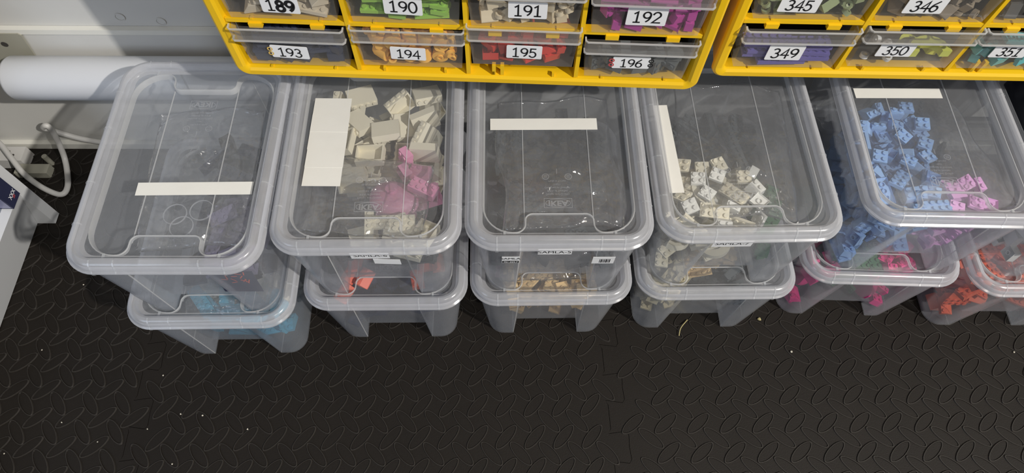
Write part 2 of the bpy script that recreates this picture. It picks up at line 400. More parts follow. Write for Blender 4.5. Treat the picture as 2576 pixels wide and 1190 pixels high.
# ---- white shelf unit at the left -------------------------------------
t = empty('shelf_unit', 'white low shelf unit standing on the mat at the left edge', 'shelf unit', Matrix.Translation((-0.70, 0.48, 0)))
bm = bmesh.new(); box(bm, -0.34, 0.030, 0.0005, 0.0175, 0.0, 0.42); bevel(bm, 0.0012, 2); obj('back_board', bm, M['whitewood'], t)
bm = bmesh.new()
pf = [(0.003, 0.0), (0.031, 0.088), (0.018, 0.090), (-0.016, 0.0)]
a = [bm.verts.new((x, 0.0, z)) for x, z in pf]; b = [bm.verts.new((x, -0.62, z)) for x, z in pf]
bm.faces.new(a[::-1]); bm.faces.new(b); bridge(bm, a, b); bevel(bm, 0.001, 1); obj('side_panel', bm, M['whitewood'], t)
bm = bmesh.new(); box(bm, -0.34, -0.002, -0.62, 0.0, 0.004, 0.018); obj('shadow_board', bm, M['black'], t)  # black board stands in for the shadow inside the white unit
# slim navy box on it
tb = empty('game_case', 'slim navy case standing on the white shelf unit', 'case', Matrix.Translation((-0.667, 0.4665, 0.0905)))
bm = bmesh.new(); box(bm, -0.12, 0.002, -0.0125, 0.0125, 0.0, 0.16, 0); bevel(bm, 0.0012, 2); ob = obj('case_body', bm, M['navy'], tb)
bm = bmesh.new(); box(bm, -0.118, 0.0005, -0.0131, -0.0127, 0.003, 0.155, 0)
ribbon(bm, [(-0.06, 0.03), (-0.012, 0.012), (-0.045, 0.012)], 0.003, lambda q: Vector((q[0], -0.0133, q[1])), 1)
obj('cover_print', bm, [M['lavender'], M['label'], M['redink']], tb)
bm = bmesh.new()
fnS = lambda v: Vector((0.0023, v.x, v.y))
addtext(bm, 'XXX', 0.009, lambda v: Vector((0.0024, 0.003+v.x*0.8, 0.013+v.y)), 0, 0.0002)
addtext(bm, '///', 0.006, lambda v: Vector((0.0024, 0.003+v.x, 0.0085+v.y)), 1, 0.0002)
obj('spine_print', bm, [M['label'], M['redink']], tb)

# ---- cable, plug, batten ----------------------------------------------
bm = bmesh.new()
tube(bm, [(-0.8030, 0.6245, 0.0350), (-0.7750, 0.6041, 0.0300), (-0.7492, 0.5775, 0.0280), (-0.7276, 0.5547, 0.0220), (-0.7047, 0.5389, 0.0120), (-0.6828, 0.5302, 0.0040), (-0.6715, 0.5308, 0.0030), (-0.6690, 0.5430, 0.0030), (-0.6739, 0.5635, 0.0050), (-0.6830, 0.5897, 0.0100), (-0.6807, 0.6000, 0.0330), (-0.6793, 0.6070, 0.0543), (-0.6780, 0.6080, 0.0680), (-0.6815, 0.6080, 0.0720), (-0.6897, 0.6100, 0.0633), (-0.6843, 0.6110, 0.0579), (-0.6752, 0.6120, 0.0485), (-0.6532, 0.6120, 0.0341), (-0.6266, 0.6110, 0.0261), (-0.5966, 0.6090, 0.0237)], 0.0042, 12, smooth_n=8)
tag(obj('power_cable', bm, M['cable'], smooth=60), 'white power cable looping over the floor below the tube heater', 'cable')
bm = bmesh.new(); box(bm, -0.800, -0.742, 0.580, 0.606, MZ, 0.020); bevel(bm, 0.003, 2)
cyl(bm, (-0.757, 0.590, 0.020), 0.0022, 0.0004, 10, 1); cyl(bm, (-0.765, 0.597, 0.020), 0.0018, 0.0004, 10, 1)
tag(obj('plug_adapter', bm, [M['cable'], M['hole']]), 'small white plug adapter on the floor against the wall', 'plug')
bm = bmesh.new(); box(bm, -0.752, -0.702, 0.562, 0.579, MZ, 0.012); bevel(bm, 0.0015, 1)
tag(obj('wooden_batten', bm, M['bracket']), 'short beige batten lying on the mat inside the cable loop', 'batten')
bm = bmesh.new(); cyl(bm, (-0.7085, 0.588, MZ), 0.004, 0.022, 12); bevel(bm, 0.0012, 2)
tag(obj('floor_peg', bm, M['bracket'], smooth=40), 'small beige peg upright beside the batten', 'peg')

# ------------------------------------------------------------------ toy bricks (templates)
U = 0.008
def studs(bm, nx, ny, z):
    for i in range(nx):
        for j in range(ny): cyl(bm, ((i-(nx-1)/2)*U, (j-(ny-1)/2)*U, z), 0.0025, 0.0017, 10)
def t_brick(nx, ny, h):
    bm = bmesh.new(); X, Y = nx*U/2-0.0001, ny*U/2-0.0001
    box(bm, -X, X, -Y, Y, 0, h); bm.faces.ensure_lookup_table()
    bot = min(bm.faces, key=lambda f: f.calc_center_median().z)
    bevel(bm, 0.00035, 1)
    bot = min(bm.faces, key=lambda f: f.calc_center_median().z)
    r = bmesh.ops.inset_region(bm, faces=[bot], thickness=0.0013)
    bmesh.ops.translate(bm, verts=bot.verts[:], vec=(0, 0, h-0.0016))
    if ny >= 2:
        for i in range(nx-1):
            for j in range(ny-1): ringtube(bm, ((i-(nx-2)/2)*U, (j-(ny-2)/2)*U, 0.0003), 0.0032, 0.0024, h-0.002, 10)
    studs(bm, nx, ny, h-0.0001)
    return bm
def t_slope(nx=2, ny=2, h=0.0096):
    bm = bmesh.new(); X, Y = nx*U/2, ny*U/2
    pf = [(-Y, 0), (Y, 0), (Y, h), (Y-U, h), (-Y, 0.0015)]
    a = [bm.verts.new((-X, y, z)) for y, z in pf]; b = [bm.verts.new((X, y, z)) for y, z in pf]
    bm.faces.new(a[::-1]); bm.faces.new(b); bridge(bm, a, b); bmesh.ops.recalc_face_normals(bm, faces=bm.faces); bevel(bm, 0.0003, 1)
    for i in range(nx): cyl(bm, ((i-(nx-1)/2)*U, Y-U/2, h-0.0001), 0.0025, 0.0017, 10)
    return bm
def t_frame():
    """window frame: an open box lying on its back, studs along one long side"""
    bm = bmesh.new(); X, Y, h = 0.016, 0.012, 0.0098; w_ = 0.0017
    box(bm, -X, X, -Y, Y, 0, w_); box(bm, -X, X, -Y, -Y+w_, w_, h); box(bm, -X, X, Y-w_, Y, w_, h); box(bm, -X, -X+w_, -Y+w_, Y-w_, w_, h); box(bm, X-w_, X, -Y+w_, Y-w_, w_, h)
    T = Matrix.Translation((0, Y-0.0001, h/2)) @ Matrix.Rotation(R(-90), 4, 'X')
    for i in range(4): cyl(bm, ((i-1.5)*U, 0, 0), 0.0025, 0.0017, 10, 0, T)
    return bm
def t_round(r=0.008, h=0.016):
    bm = bmesh.new(); cyl(bm, (0, 0, 0), r*0.86, 0.0022, 18); cyl(bm, (0, 0, 0.0022), r, h-0.0022, 18); ringtube(bm, (0, 0, h), r*0.45, r*0.25, 0.0017, 12); return bm
def t_ring(r=0.0042, h=0.004):
    bm = bmesh.new(); ringtube(bm, (0, 0, 0), r, r*0.55, h, 12); return bm
def t_arch():
    bm = bmesh.new(); n = 10; ro, ri, h = 0.020, 0.011, 0.008
    A_ = []
    for k in range(n+1):
        t_ = math.pi*k/n; A_.append([bm.verts.new((r_*math.cos(t_), r_*math.sin(t_), z)) for r_, z in ((ri, 0), (ro, 0), (ro, h), (ri, h))])
    for a, b in zip(A_, A_[1:]): bridge(bm, a, b)
    bm.faces.new(A_[0][::-1]); bm.faces.new(A_[-1]); bmesh.ops.recalc_face_normals(bm, faces=bm.faces)
    return bm
def t_dome(r=0.024, h=0.022):
    """hollow quarter-round cockpit piece"""
    bm = bmesh.new(); n = 20; m_ = 7; rows = []
    for j in range(m_):
        f = j/(m_-1)*math.pi/2
        rows.append([bm.verts.new((r*math.cos(f)*math.cos(2*math.pi*k/n)*1.25, r*math.cos(f)*math.sin(2*math.pi*k/n), h*math.sin(f)*0.9)) for k in range(n)])
    for a, b in zip(rows[:-1], rows[1:-1]): bridge(bm, a, b)
    bm.faces.new(rows[-2]); ring = [bm.verts.new((v.co.x*0.9, v.co.y*0.9, -0.0015)) for v in rows[0]]; bridge(bm, ring, rows[0]); bm.faces.new(ring[::-1])
    for v in rows[-1]: bm.verts.remove(v)
    cyl(bm, (0, 0, h*0.85), 0.007, 0.004, 16); return bm
TPL = dict(brick24=(lambda: t_brick(4, 2, 0.0096), 'toy_brick', 'brick'), brick22=(lambda: t_brick(2, 2, 0.0096), 'square_brick', 'square brick'), brick12=(lambda: t_brick(2, 1, 0.0096), 'small_brick', 'small brick'),
           plate24=(lambda: t_brick(4, 2, 0.0036), 'toy_plate', 'studded plate'), plate22=(lambda: t_brick(2, 2, 0.0036), 'square_plate', 'square studded plate'), plate26=(lambda: t_brick(6, 2, 0.0036), 'long_plate', 'long studded plate'),
           slope=(t_slope, 'slope_brick', 'slope brick'), slope3=(lambda: t_slope(3, 2, 0.0096), 'slope_brick', 'wide slope brick'), frame=(t_frame, 'window_frame_brick', 'window frame brick'),
           round=(t_round, 'round_brick', 'round brick'), ring=(t_ring, 'ring_piece', 'ring piece'), arch=(t_arch, 'curved_brick', 'curved brick'), dome=(t_dome, 'dome_piece', 'dome piece'))
MESH = {}
def tmesh(kind, c):
    if (kind, c) not in MESH:
        bm = TPL[kind][0](); me = bpy.data.meshes.new(TPL[kind][1]); bm.normal_update(); bm.to_mesh(me); bm.free(); me.materials.append(bmat(c))
        if kind in ('round', 'ring', 'dome', 'arch'):
            me.polygons.foreach_set('use_smooth', [True]*len(me.polygons)); me.set_sharp_from_angle(angle=R(40))
        MESH[(kind, c)] = me
    return MESH[(kind, c)]
CN = dict(dusk='dusky lavender', skyblue='sky blue', paletan='pale tan', darkgrey='dark grey', yellowgreen='yellow-green', navy='dark navy')
class Pile:
    """pieces dropped one after another onto a height map so that they lie on each other"""
    def __init__(s, mw, x0, x1, y0, y1, z0, place, cell=0.003, foot=None):
        s.mw = mw; s.x0, s.x1, s.y0, s.y1 = x0, x1, y0, y1; s.c = cell; s.place = place
        s.nx = int((x1-x0)/cell)+1; s.ny = int((y1-y0)/cell)+1; s.h = [[(foot if foot is not None and abs(x0+(i+0.5)*cell) > 0.049 else z0)]*s.ny for i in range(s.nx)]
        if foot is not None:
            for i in range(s.nx):
                for j in range(s.ny):
                    yy = y0+(j+0.5)*cell
                    if abs(x0+(i+0.5)*cell) <= 0.052 and (yy < 0.0275 or yy > LD-0.0275): s.h[i][j] = 0.085
    def cells(s, ax0, ax1, ay0, ay1):
        i0 = max(0, int((ax0-s.x0)/s.c)); i1 = min(s.nx-1, int((ax1-s.x0)/s.c)); j0 = max(0, int((ay0-s.y0)/s.c)); j1 = min(s.ny-1, int((ay1-s.y0)/s.c))
        return i0, i1, j0, j1
    def drop(s, kinds, c, n, reg=None, zmax=0.128, tilt=14, flip=0.35, yaw=None, tries=22, label=None):
        rx0, rx1, ry0, ry1 = reg or (s.x0, s.x1, s.y0, s.y1)
        for _ in range(n):
            kind = random.choice(kinds); me = tmesh(kind, c)
            best = None
            for _t in range(tries):
                yw = random.uniform(0, 360) if yaw is None else yaw+random.uniform(-4, 4)
                f = random.choice((90, 180, -90)) if random.random() < flip else 0
                rot = Matrix.Rotation(R(yw), 3, 'Z') @ Matrix.Rotation(R(random.uniform(-tilt, tilt)), 3, 'X') @ Matrix.Rotation(R(random.uniform(-tilt, tilt)), 3, 'Y') @ Matrix.Rotation(R(f), 3, 'X')
                vs = [rot @ v.co for v in me.vertices]
                xa, xb = min(v.x for v in vs), max(v.x for v in vs); ya, yb = min(v.y for v in vs), max(v.y for v in vs); za, zb = min(v.z for v in vs), max(v.z for v in vs)
                lo_x, hi_x = max(rx0, s.x0)-xa, min(rx1, s.x1)-xb; lo_y, hi_y = max(ry0, s.y0)-ya, min(ry1, s.y1)-yb
                if lo_x > hi_x or lo_y > hi_y: continue
                x = random.uniform(lo_x, hi_x); y = random.uniform(lo_y, hi_y)
                i0, i1, j0, j1 = s.cells(x+xa*0.66, x+xb*0.66, y+ya*0.66, y+yb*0.66)
                z = max(s.h[i][j] for i in range(i0, i1+1) for j in range(j0, j1+1))
                if z+zb-za > zmax: continue
                if best is None or z < best[0]: best = (z, x, y, rot, za, zb, (i0, i1, j0, j1))
            if best is None: continue
            z, x, y, rot, za, zb, (i0, i1, j0, j1) = best
            for i in range(i0, i1+1):
                for j in range(j0, j1+1): s.h[i][j] = z+zb-za
            o = bpy.data.objects.new(TPL[kind][1], me); S.collection.objects.link(o)
            mw = rot.to_4x4(); mw.translation = Vector((x, y, z-za)); o.matrix_world = s.mw @ mw
            cn = CN.get(c, c)
            tag(o, label or '%s %s piled in %s' % (cn, TPL[kind][2], s.place), 'toy brick', '%s %ss in %s' % (cn, TPL[kind][2], s.place))

# ------------------------------------------------------------------ storage boxes
LW, LD, LR, RB, STEP = 0.200, 0.2735, 0.034, 0.1375, 0.1365
PROF = [(0.0016, 0.0), (0.0, 0.0006), (0.0, 0.0028), (0.0022, 0.0042), (0.0030, 0.0075), (0.0046, 0.0112), (0.0072, 0.0136), (0.0105, 0.0142), (0.0128, 0.0128), (0.0138, 0.0098), (0.0146, 0.0058), (0.0190, 0.0052)]
def rim_bm():
    bm = bmesh.new(); loops = []
    for d, z in PROF:
        loops.append([bm.verts.new((x, y, RB+z)) for x, y in rrect(LW-2*d, LD-2*d, LR-d, 10, d)])
    for a, b in zip(loops, loops[1:]): bridge(bm, a, b)
    # inner skirt that clips over the body
    sk = [[bm.verts.new((x, y, z)) for x, y in rrect(LW-2*d, LD-2*d, LR-d, 10, d)] for d, z in ((0.0046, RB+0.0095), (0.0042, RB+0.001))]
    bridge(bm, sk[0], sk[1])
    return bm
def tick_bm(tab):
    """short moulded rib across the rim, with a drip tab below some of them"""
    bm = bmesh.new(); a = []; b = []
    for d, z in PROF[2:10]:
        for s_, dst in ((-0.0008, a), (0.0008, b)): dst.append(bm.verts.new((s_, d-0.0005, RB+z+0.0004)))
    if tab:
        for s_, dst in ((-0.002, a), (0.002, b)): dst.insert(0, bm.verts.new((s_, 0.0004, RB-0.0024)))
    for i in range(len(a)-1): bm.faces.new([a[i], b[i], b[i+1], a[i+1]])
    return bm
def spacer_bm():
    bm = bmesh.new(); box(bm, -0.0012, 0.0012, -0.003, 0.0035, RB+0.0050, RB+0.0066); return bm
TICKS = [(x, 0.0, 0, abs(x) > 0.05) for x in (-0.066, -0.042, 0.042, 0.066)]+[(x, LD, 180, abs(x) > 0.05) for x in (-0.066, -0.042, 0.042, 0.066)]+[(-LW/2, y, -90, False) for y in (0.052, 0.102, 0.172, 0.222)]+[(LW/2, y, 90, False) for y in (0.052, 0.102, 0.172, 0.222)]
SPACERS = [(x, y) for x in (-0.058, 0.058) for y in (0.0175, LD-0.0180)]
TK = {}
def clips(lid):
    if not TK:
        for k, f in ((False, lambda: tick_bm(False)), (True, lambda: tick_bm(True)), ('s', spacer_bm)):
            me = bpy.data.meshes.new('spacer_rib' if k == 's' else 'clip_rib'); bm = f(); bm.normal_update(); bm.to_mesh(me); bm.free(); me.materials.append(M['clip']); TK[k] = me
    for x, y, an, tb in TICKS:
        o = bpy.data.objects.new('clip_rib', TK[tb]); S.collection.objects.link(o); o.parent = lid; o.location = (x, y, 0); o.rotation_euler.z = R(an)
    for x, y in SPACERS:
        o = bpy.data.objects.new('spacer_rib', TK['s']); S.collection.objects.link(o); o.parent = lid; o.location = (x, y, 0)
def contour(off=0.0):
    """outline of the sunken lid field with a tab at the front and the back"""
    W_, y0, y1 = 0.1600, 0.0200, LD-0.0200
    def half():
        p = []
        r = 0.031
        for k in range(9): t_ = R(180+90*k/8); p.append((-W_/2+r+r*math.cos(t_), y0+r+r*math.sin(t_)))
        r = 0.010; p += [(-0.0365-r+r*math.sin(R(a_)), y0+r-r*math.cos(R(a_))) for a_ in range(8, 81, 12)]
        r = 0.0085; yt = y0+0.0225; p += [(-0.0365+r-r*math.cos(R(a_)), yt-r+r*math.sin(R(a_))) for a_ in range(10, 91, 16)]
        return p
    a = half(); fr = a+[(-x, y) for x, y in a[::-1]]
    L = fr+[(-x, LD-y) for x, y in fr]
    # drop doubled points
    Q = [L[0]]
    for q in L[1:]:
        if (q[0]-Q[-1][0])**2+(q[1]-Q[-1][1])**2 > 1e-7: Q.append(q)
    if off:
        n = len(Q); O = []
        for i in range(n):
            a_, b_ = Vector(Q[i-1]), Vector(Q[(i+1) % n]); t_ = (b_-a_).normalized(); O.append((Q[i][0]+t_.y*off, Q[i][1]-t_.x*off))
        return O
    return Q
ZB, ZS = RB+0.0052, RB-0.0012
def panel_bm():
    bm = bmesh.new()
    fill(bm, [rrect(LW-0.038, LD-0.038, LR-0.019, 10, 0.019), contour(0.0010)], ZB)
    fill(bm, [contour(-0.0010)], ZS)
    return bm
def rib_bm():
    bm = bmesh.new(); L = []
    for off, z in ((0.0014, ZB), (0.0010, ZB+0.0008), (0.0002, ZB+0.0008), (-0.0008, ZB-0.001), (-0.0011, ZS)):
        L.append([bm.verts.new((x, y, z)) for x, y in contour(off)])
    for a, b in zip(L, L[1:]): bridge(bm, a, b)
    for x in (-0.0368, 0.0368):
        a = [bm.verts.new((x+dx, 0.036, ZS+z)) for dx, z in ((-0.0006, 0.0001), (-0.0003, 0.0011), (0.0003, 0.0011), (0.0006, 0.0001))]
        b = [bm.verts.new((v.co.x, LD-0.036, v.co.z)) for v in a]
        for k in range(3): bm.faces.new([a[k], a[k+1], b[k+1], b[k]])
    return bm
def body_loop(t_):
    l = lambda p, q: p+(q-p)*t_
    W_, y0, r, n, d = l(0.158, 0.188), l(0.0135, 0.0062), l(0.022, 0.030), l(0.0445, 0.040), l(0.011, 0.003)
    y1 = LD-y0; P = []; Z = []
    def add(x, y, hi=0):
        zm = 0.027 if hi else 0.0; P.append((x, y, zm+(RB+0.002-zm)*t_))
    def arc_(cx, cy, a0):
        for k in range(9): q = R(a0+90*k/8); add(cx+r*math.cos(q), cy+r*math.sin(q))
    arc_(-W_/2+r, y0+r, 180)
    add(-n, y0); add(-n+0.004, y0+d, 1); add(n-0.004, y0+d, 1); add(n, y0)
    arc_(W_/2-r, y0+r, 270); arc_(W_/2-r, y1-r, 0)
    add(n, y1); add(n-0.004, y1-d, 1); add(-n+0.004, y1-d, 1); add(-n, y1)
    arc_(-W_/2+r, y1-r, 90)
    return P
def body_bm():
    bm = bmesh.new(); T_ = (0, 0.03, 0.35, 0.7, 0.93, 1.0)
    L = [[bm.verts.new(p) for p in body_loop(t_)] for t_ in T_]
    for a, b in zip(L, L[1:]): bridge(bm, a, b)
    v = L[0]       # 0-8 FL arc, 9 A, 10 B, 11 C, 12 D, 13-21 FR, 22-30 BR, 31 A', 32 B', 33 C', 34 D', 35-43 BL
    bm.faces.new((v[0:10]+v[34:44])[::-1]); bm.faces.new((v[12:32])[::-1])
    es = set()
    for l_ in L:
        pass
    for c_ in (9, 12, 31, 34):
        for a, b in zip(L, L[1:]): es.add(bm.edges.get((a[c_], b[c_])))
    bm.faces.new([v[9], v[34], v[33], v[10]]); bm.faces.new([v[10], v[33], v[32], v[11]]); bm.faces.new([v[11], v[32], v[31], v[12]])
    leg = v[0:10]+v[34:44]
    for lp in (leg, v[12:32]):
        for i in range(len(lp)):
            e = bm.edges.get((lp[i], lp[(i+1) % len(lp)]))
            if e: es.add(e)
    bm.normal_update()
    bmesh.ops.bevel(bm, geom=[e for e in es if e], offset=0.0007, segments=1, affect='EDGES', material=1, clamp_overlap=True)
    return bm
BOX = {}
def storage_box(mw, label, lidded=True):
    t_ = empty('storage_box', label, 'storage box', mw, 'clear storage boxes in two rows')
    if not BOX:
        b = obj('body', body_bm(), [M['body'], M['rib']], t_, smooth=30); sm = b.modifiers.new('wall', 'SOLIDIFY'); sm.thickness = 0.0013; sm.offset = -1
        l_ = obj('lid', panel_bm(), M['lid'], t_); BOX.update(body=b, lid=l_)
        BOX['rim'] = obj('rim', rim_bm(), M['rim'], l_, smooth=35); BOX['rib'] = obj('rib', rib_bm(), M['rib'], l_, smooth=40)
        lid = l_
    else:
        b = BOX['body'].copy(); S.collection.objects.link(b); b.parent = t_
        if not lidded: return t_, None, b
        lid = BOX['lid'].copy(); S.collection.objects.link(lid); lid.parent = t_
        for k in ('rim', 'rib'):
            c = BOX[k].copy(); S.collection.objects.link(c); c.parent = lid
    clips(lid)
    return t_, lid, b
def lid_logo(lid, flip=False):
    """raised lettering in the lid, read from below: mirrored from above"""
    bm = bmesh.new(); z = ZS+0.0003; c = (0.0, 0.0585)
    def F(v):
        x, y = c[0]-v.x*0+v.x, c[1]-v.y
        if flip: x, y = -x, LD-y
        return Vector((x, y, z))
    addtext(bm, 'IKEA', 0.0090, F, 0, 0.0003, 1.15)
    n = 28
    ribbon(bm, [(0.0135*math.cos(2*math.pi*k/n), 0.0050*math.sin(2*math.pi*k/n)) for k in range(n)]+[(0.0135, 0.0)], 0.0006, lambda q: F(Vector((q[0], q[1], 0))), 0)
    ribbon(bm, [(-0.0150, -0.0058), (0.0150, -0.0058), (0.0150, 0.0058), (-0.0150, 0.0058), (-0.0150, -0.0058)], 0.0006, lambda q: F(Vector((q[0], q[1], 0))), 0)
    y = -0.011
    for txt, sz in (('Design and Quality', 0.0034), ('IKEA of Sweden', 0.0034), ('Designed in Sweden', 0.0034), ('14651', 0.0030), ('Made in Europe', 0.0030)):
        addtext(bm, txt, sz, (lambda yy: (lambda v: F(Vector((v.x, v.y+yy, 0)))))(y), 0, 0.0); y -= 0.0042
    yc = -0.0335
    for cx in (-0.0125, 0.0125):
        ribbon(bm, [(cx+0.0036*math.cos(2*math.pi*k/20), yc+0.0036*math.sin(2*math.pi*k/20)) for k in range(21)], 0.0007, lambda q: F(Vector((q[0], q[1], 0))), 0)
        for k in range(3): ribbon(bm, [(cx-0.002, yc-0.0015+0.0015*k), (cx+0.002, yc-0.0015+0.0015*k)], 0.0005, lambda q: F(Vector((q[0], q[1], 0))), 0)
    ribbon(bm, [(0, yc-0.004), (0, yc-0.010)], 0.0007, lambda q: F(Vector((q[0], q[1], 0))), 0)
    o = obj('embossed_mark', bm, M['emboss'], lid); o['label'] = 'small raised lettering moulded in the lid'
def strip(lid, x0, x1, y0, y1, rot=0.0, lines=0, name='paper_strip'):
    bm = bmesh.new(); n = 8; T = Matrix.Translation(((x0+x1)/2, (y0+y1)/2, 0)) @ Matrix.Rotation(R(rot), 4, 'Z'); hx, hy = (x1-x0)/2, (y1-y0)/2
    nseg = max(1, lines)
    for s_ in range(nseg):
        ya = -hy+2*hy*s_/nseg; yb = -hy+2*hy*(s_+1)/nseg+(0.0008 if s_ < nseg-1 else 0); zz = ZS+0.0012+0.00025*(s_ % 2)
        box(bm, -hx+random.uniform(-0.0006, 0.0006), hx+random.uniform(-0.0006, 0.0006), ya, yb, zz, zz+0.0002, 0, T)
    o = obj(name, bm, M['paper'], lid); o['label'] = 'plain white paper tape'
def bag(mw, cx, cy, z, sx, sy, h, label, seed=0, yaw=0):
    """crumpled thin clear bag"""
    bm = bmesh.new(); nx, ny = 34, 40; G = []
    for side in (1, -1):
        g_ = []
        for i in range(nx+1):
            row = []
            for j in range(ny+1):
                u, v = i/nx*2-1, j/ny*2-1; e = max(0, 1-abs(u)**6)*max(0, 1-abs(v)**6)
                p = Vector((u*3.1+seed*7.3, v*3.7, seed*1.7+side*3))
                nz = noise.turbulence(p, 3, True, noise_basis='BLENDER', amplitude_scale=0.6, frequency_scale=2.1)-0.55
                zz = side*h*0.5*e*(0.75+0.7*nz)+h*0.25*noise.noise(Vector((u*2+seed, v*2, 0.3)))
                dx = 0.10*noise.noise(Vector((v*1.7, seed*3.1, 1.0))); dy = 0.10*noise.noise(Vector((u*1.7, seed*2.1, 5.0)))
                row.append(bm.verts.new(((u+dx*(1 if abs(u) > .2 else .5))*sx/2*0.93, (v+dy)*sy/2*0.93, zz)))
            g_.append(row)
        G.append(g_)
    for s_, g_ in enumerate(G):
        for i in range(nx):
            for j in range(ny):
                f = [g_[i][j], g_[i+1][j], g_[i+1][j+1], g_[i][j+1]]; bm.faces.new(f if s_ == 0 else f[::-1])
    bmesh.ops.remove_doubles(bm, verts=bm.verts, dist=0.00005)
    T = mw @ Matrix.Translation((cx, cy, z)) @ Matrix.Rotation(R(yaw), 4, 'Z')
    return tag(obj('plastic_bag', bm, M['bag'], None, 180, T), label, 'bag', 'clear bags in the boxes')
def MW(x, y, yaw, z): return Matrix.Translation((x, y, z)) @ Matrix.Rotation(R(yaw), 4, 'Z')
UP = {1: MW(-0.343, 0.2736, -0.1, STEP), 2: MW(-0.1402, 0.2949, 0.5, STEP), 3: MW(0.0624, 0.2996, 0.2, STEP), 4: MW(0.2659, 0.309, 0.9, STEP), 5: MW(0.4903, 0.3266, -1.2, STEP), 6: MW(0.694, 0.317, -0.5, STEP)}
LO = {1: MW(-0.3463, 0.2639, 0.6, 0), 2: MW(-0.1398, 0.2869, 0.25, 0), 3: MW(0.0629, 0.2928, 0.6, 0), 4: MW(0.2674, 0.2997, 0.6, 0), 5: MW(0.4768, 0.3181, -2.0, 0), 6: MW(0.685, 0.3015, -0.5, 0)}
UPL = {1: 'clear lidded storage box of dark pieces, top of the leftmost stack', 2: 'clear lidded storage box with white frames and pink pieces, wide paper patch on its lid',
       3: 'clear lidded storage box of dark grey pieces with printed stickers under its front rim', 4: 'clear lidded storage box of cream pieces, paper strip along its left side',
       5: 'clear lidded storage box with sky blue and lilac bricks, top of the fifth stack', 6: 'clear open storage box with clear and dark pieces, cut off by the right edge'}
LOL = {1: 'clear lidded storage box with white and teal pieces, bottom of the leftmost stack', 2: 'clear lidded storage box with two coral bricks on dark pieces, under the white frames box', 3: 'clear lidded storage box full of tan bricks, on the mat under the dark grey box',
       4: 'clear lidded storage box with pale tan pieces at its left, bottom of the fourth stack', 5: 'clear lidded storage box with magenta and dark green pieces, bottom of the fifth stack', 6: 'clear lidded storage box with orange bricks, on the mat at the right edge'}
UB, LB = {}, {}
for k in range(1, 7):
    LB[k] = storage_box(LO[k], LOL[k]); UB[k] = storage_box(UP[k], UPL[k], k < 6)
lid_logo(UB[1][1], True)
for k in (2, 3, 4, 5): lid_logo(UB[k][1])
for k in range(1, 7): lid_logo(LB[k][1])
strip(UB[1][1], -0.0477, 0.0762, 0.0937, 0.1097, 0.8)
strip(UB[2][1], -0.0735, -0.0312, 0.084, 0.2035, -0.9, 5, 'paper_patch')
strip(UB[3][1], -0.0733, 0.0487, 0.1543, 0.1702, 0.3)
strip(UB[4][1], -0.0823, -0.0662, 0.0624, 0.1816, 1.8)
strip(UB[5][1], -0.0735, 0.030, 0.1740, 0.1885, 1.3)

# stickers on the box fronts, just under the rim (local: facing -y)
def sticker(parent, x0, x1, z0, z1, draw=None, y0=0.0054, tilt=0.0, label=None):
    bm = bmesh.new()
    def F(x, z, off=0.0): return Vector((x, y0+(RB+0.002-z)*0.0525-off, z))
    c = [F(x0, z0), F(x1, z0+tilt), F(x1, z1+tilt), F(x0, z1)]
    a = [bm.verts.new(p) for p in c]; b = [bm.verts.new(p+Vector((0, 0.0003, 0))) for p in c]
    bm.faces.new(a); bm.faces.new(b[::-1]); bridge(bm, a[::-1], b[::-1])
    if draw: draw(bm, F)
    o = obj('sticker', bm, [M['label'], M['ink']], parent)
    if label: o['label'] = label
def d_samla(bm, F):
    addtext(bm, 'SAMLA', 0.0064, lambda v: F(v.x-0.0512, 0.1056+v.y, 0.0003), 1, 0.0, 1.1)
    a = [bm.verts.new(F(x, z, 0.0002)) for x, z in ((-0.0602, 0.0938), (-0.0422, 0.0938), (-0.0422, 0.0996), (-0.0602, 0.0996))]; bm.faces.new(a).material_index = 1
    addtext(bm, '701.029.7', 0.0044, lambda v: F(v.x*0.9-0.0512, 0.0967+v.y, 0.0005), 0, 0.0001)
sticker(UB[3][2], -0.0608, -0.0415, 0.0930, 0.1105, d_samla)
sticker(UB[3][2], -0.022, 0.0145, 0.1085, 0.1225, lambda bm, F: addtext(bm, 'SAMLA-5', 0.0085, lambda v: F(v.x*1.1-0.004, 0.1146+v.y, 0.0002), 1, 0.0), 0.0090)
def d_bar(bm, F):
    xx = 0.046
    for w_ in (0.0006, 0.0012, 0.0006, 0.0008, 0.0014, 0.0006, 0.001):
        a = [bm.verts.new(F(x, z, 0.0002)) for x, z in ((xx, 0.0935), (xx+w_, 0.0935), (xx+w_, 0.103), (xx, 0.103))]; bm.faces.new(a).material_index = 1; xx += w_+0.0009
sticker(UB[3][2], 0.038, 0.0622, 0.0905, 0.1090, d_bar)
sticker(UB[2][2], -0.019, 0.022, 0.1085, 0.1235, lambda bm, F: addtext(bm, 'SAMLA-6', 0.0085, lambda v: F(v.x*1.1+0.002, 0.1162+v.y, 0.0002), 1, 0.0), 0.0090)
sticker(UB[2][2], 0.0035, 0.0320, 0.0950, 0.1080, None, tilt=-0.003, y0=0.0086)
sticker(UB[4][2], -0.036, 0.0075, 0.1085, 0.1240, lambda bm, F: addtext(bm, 'SAMLA-7', 0.0088, lambda v: F(v.x*1.1-0.015, 0.1166+v.y, 0.0002), 1, 0.0), 0.0090)

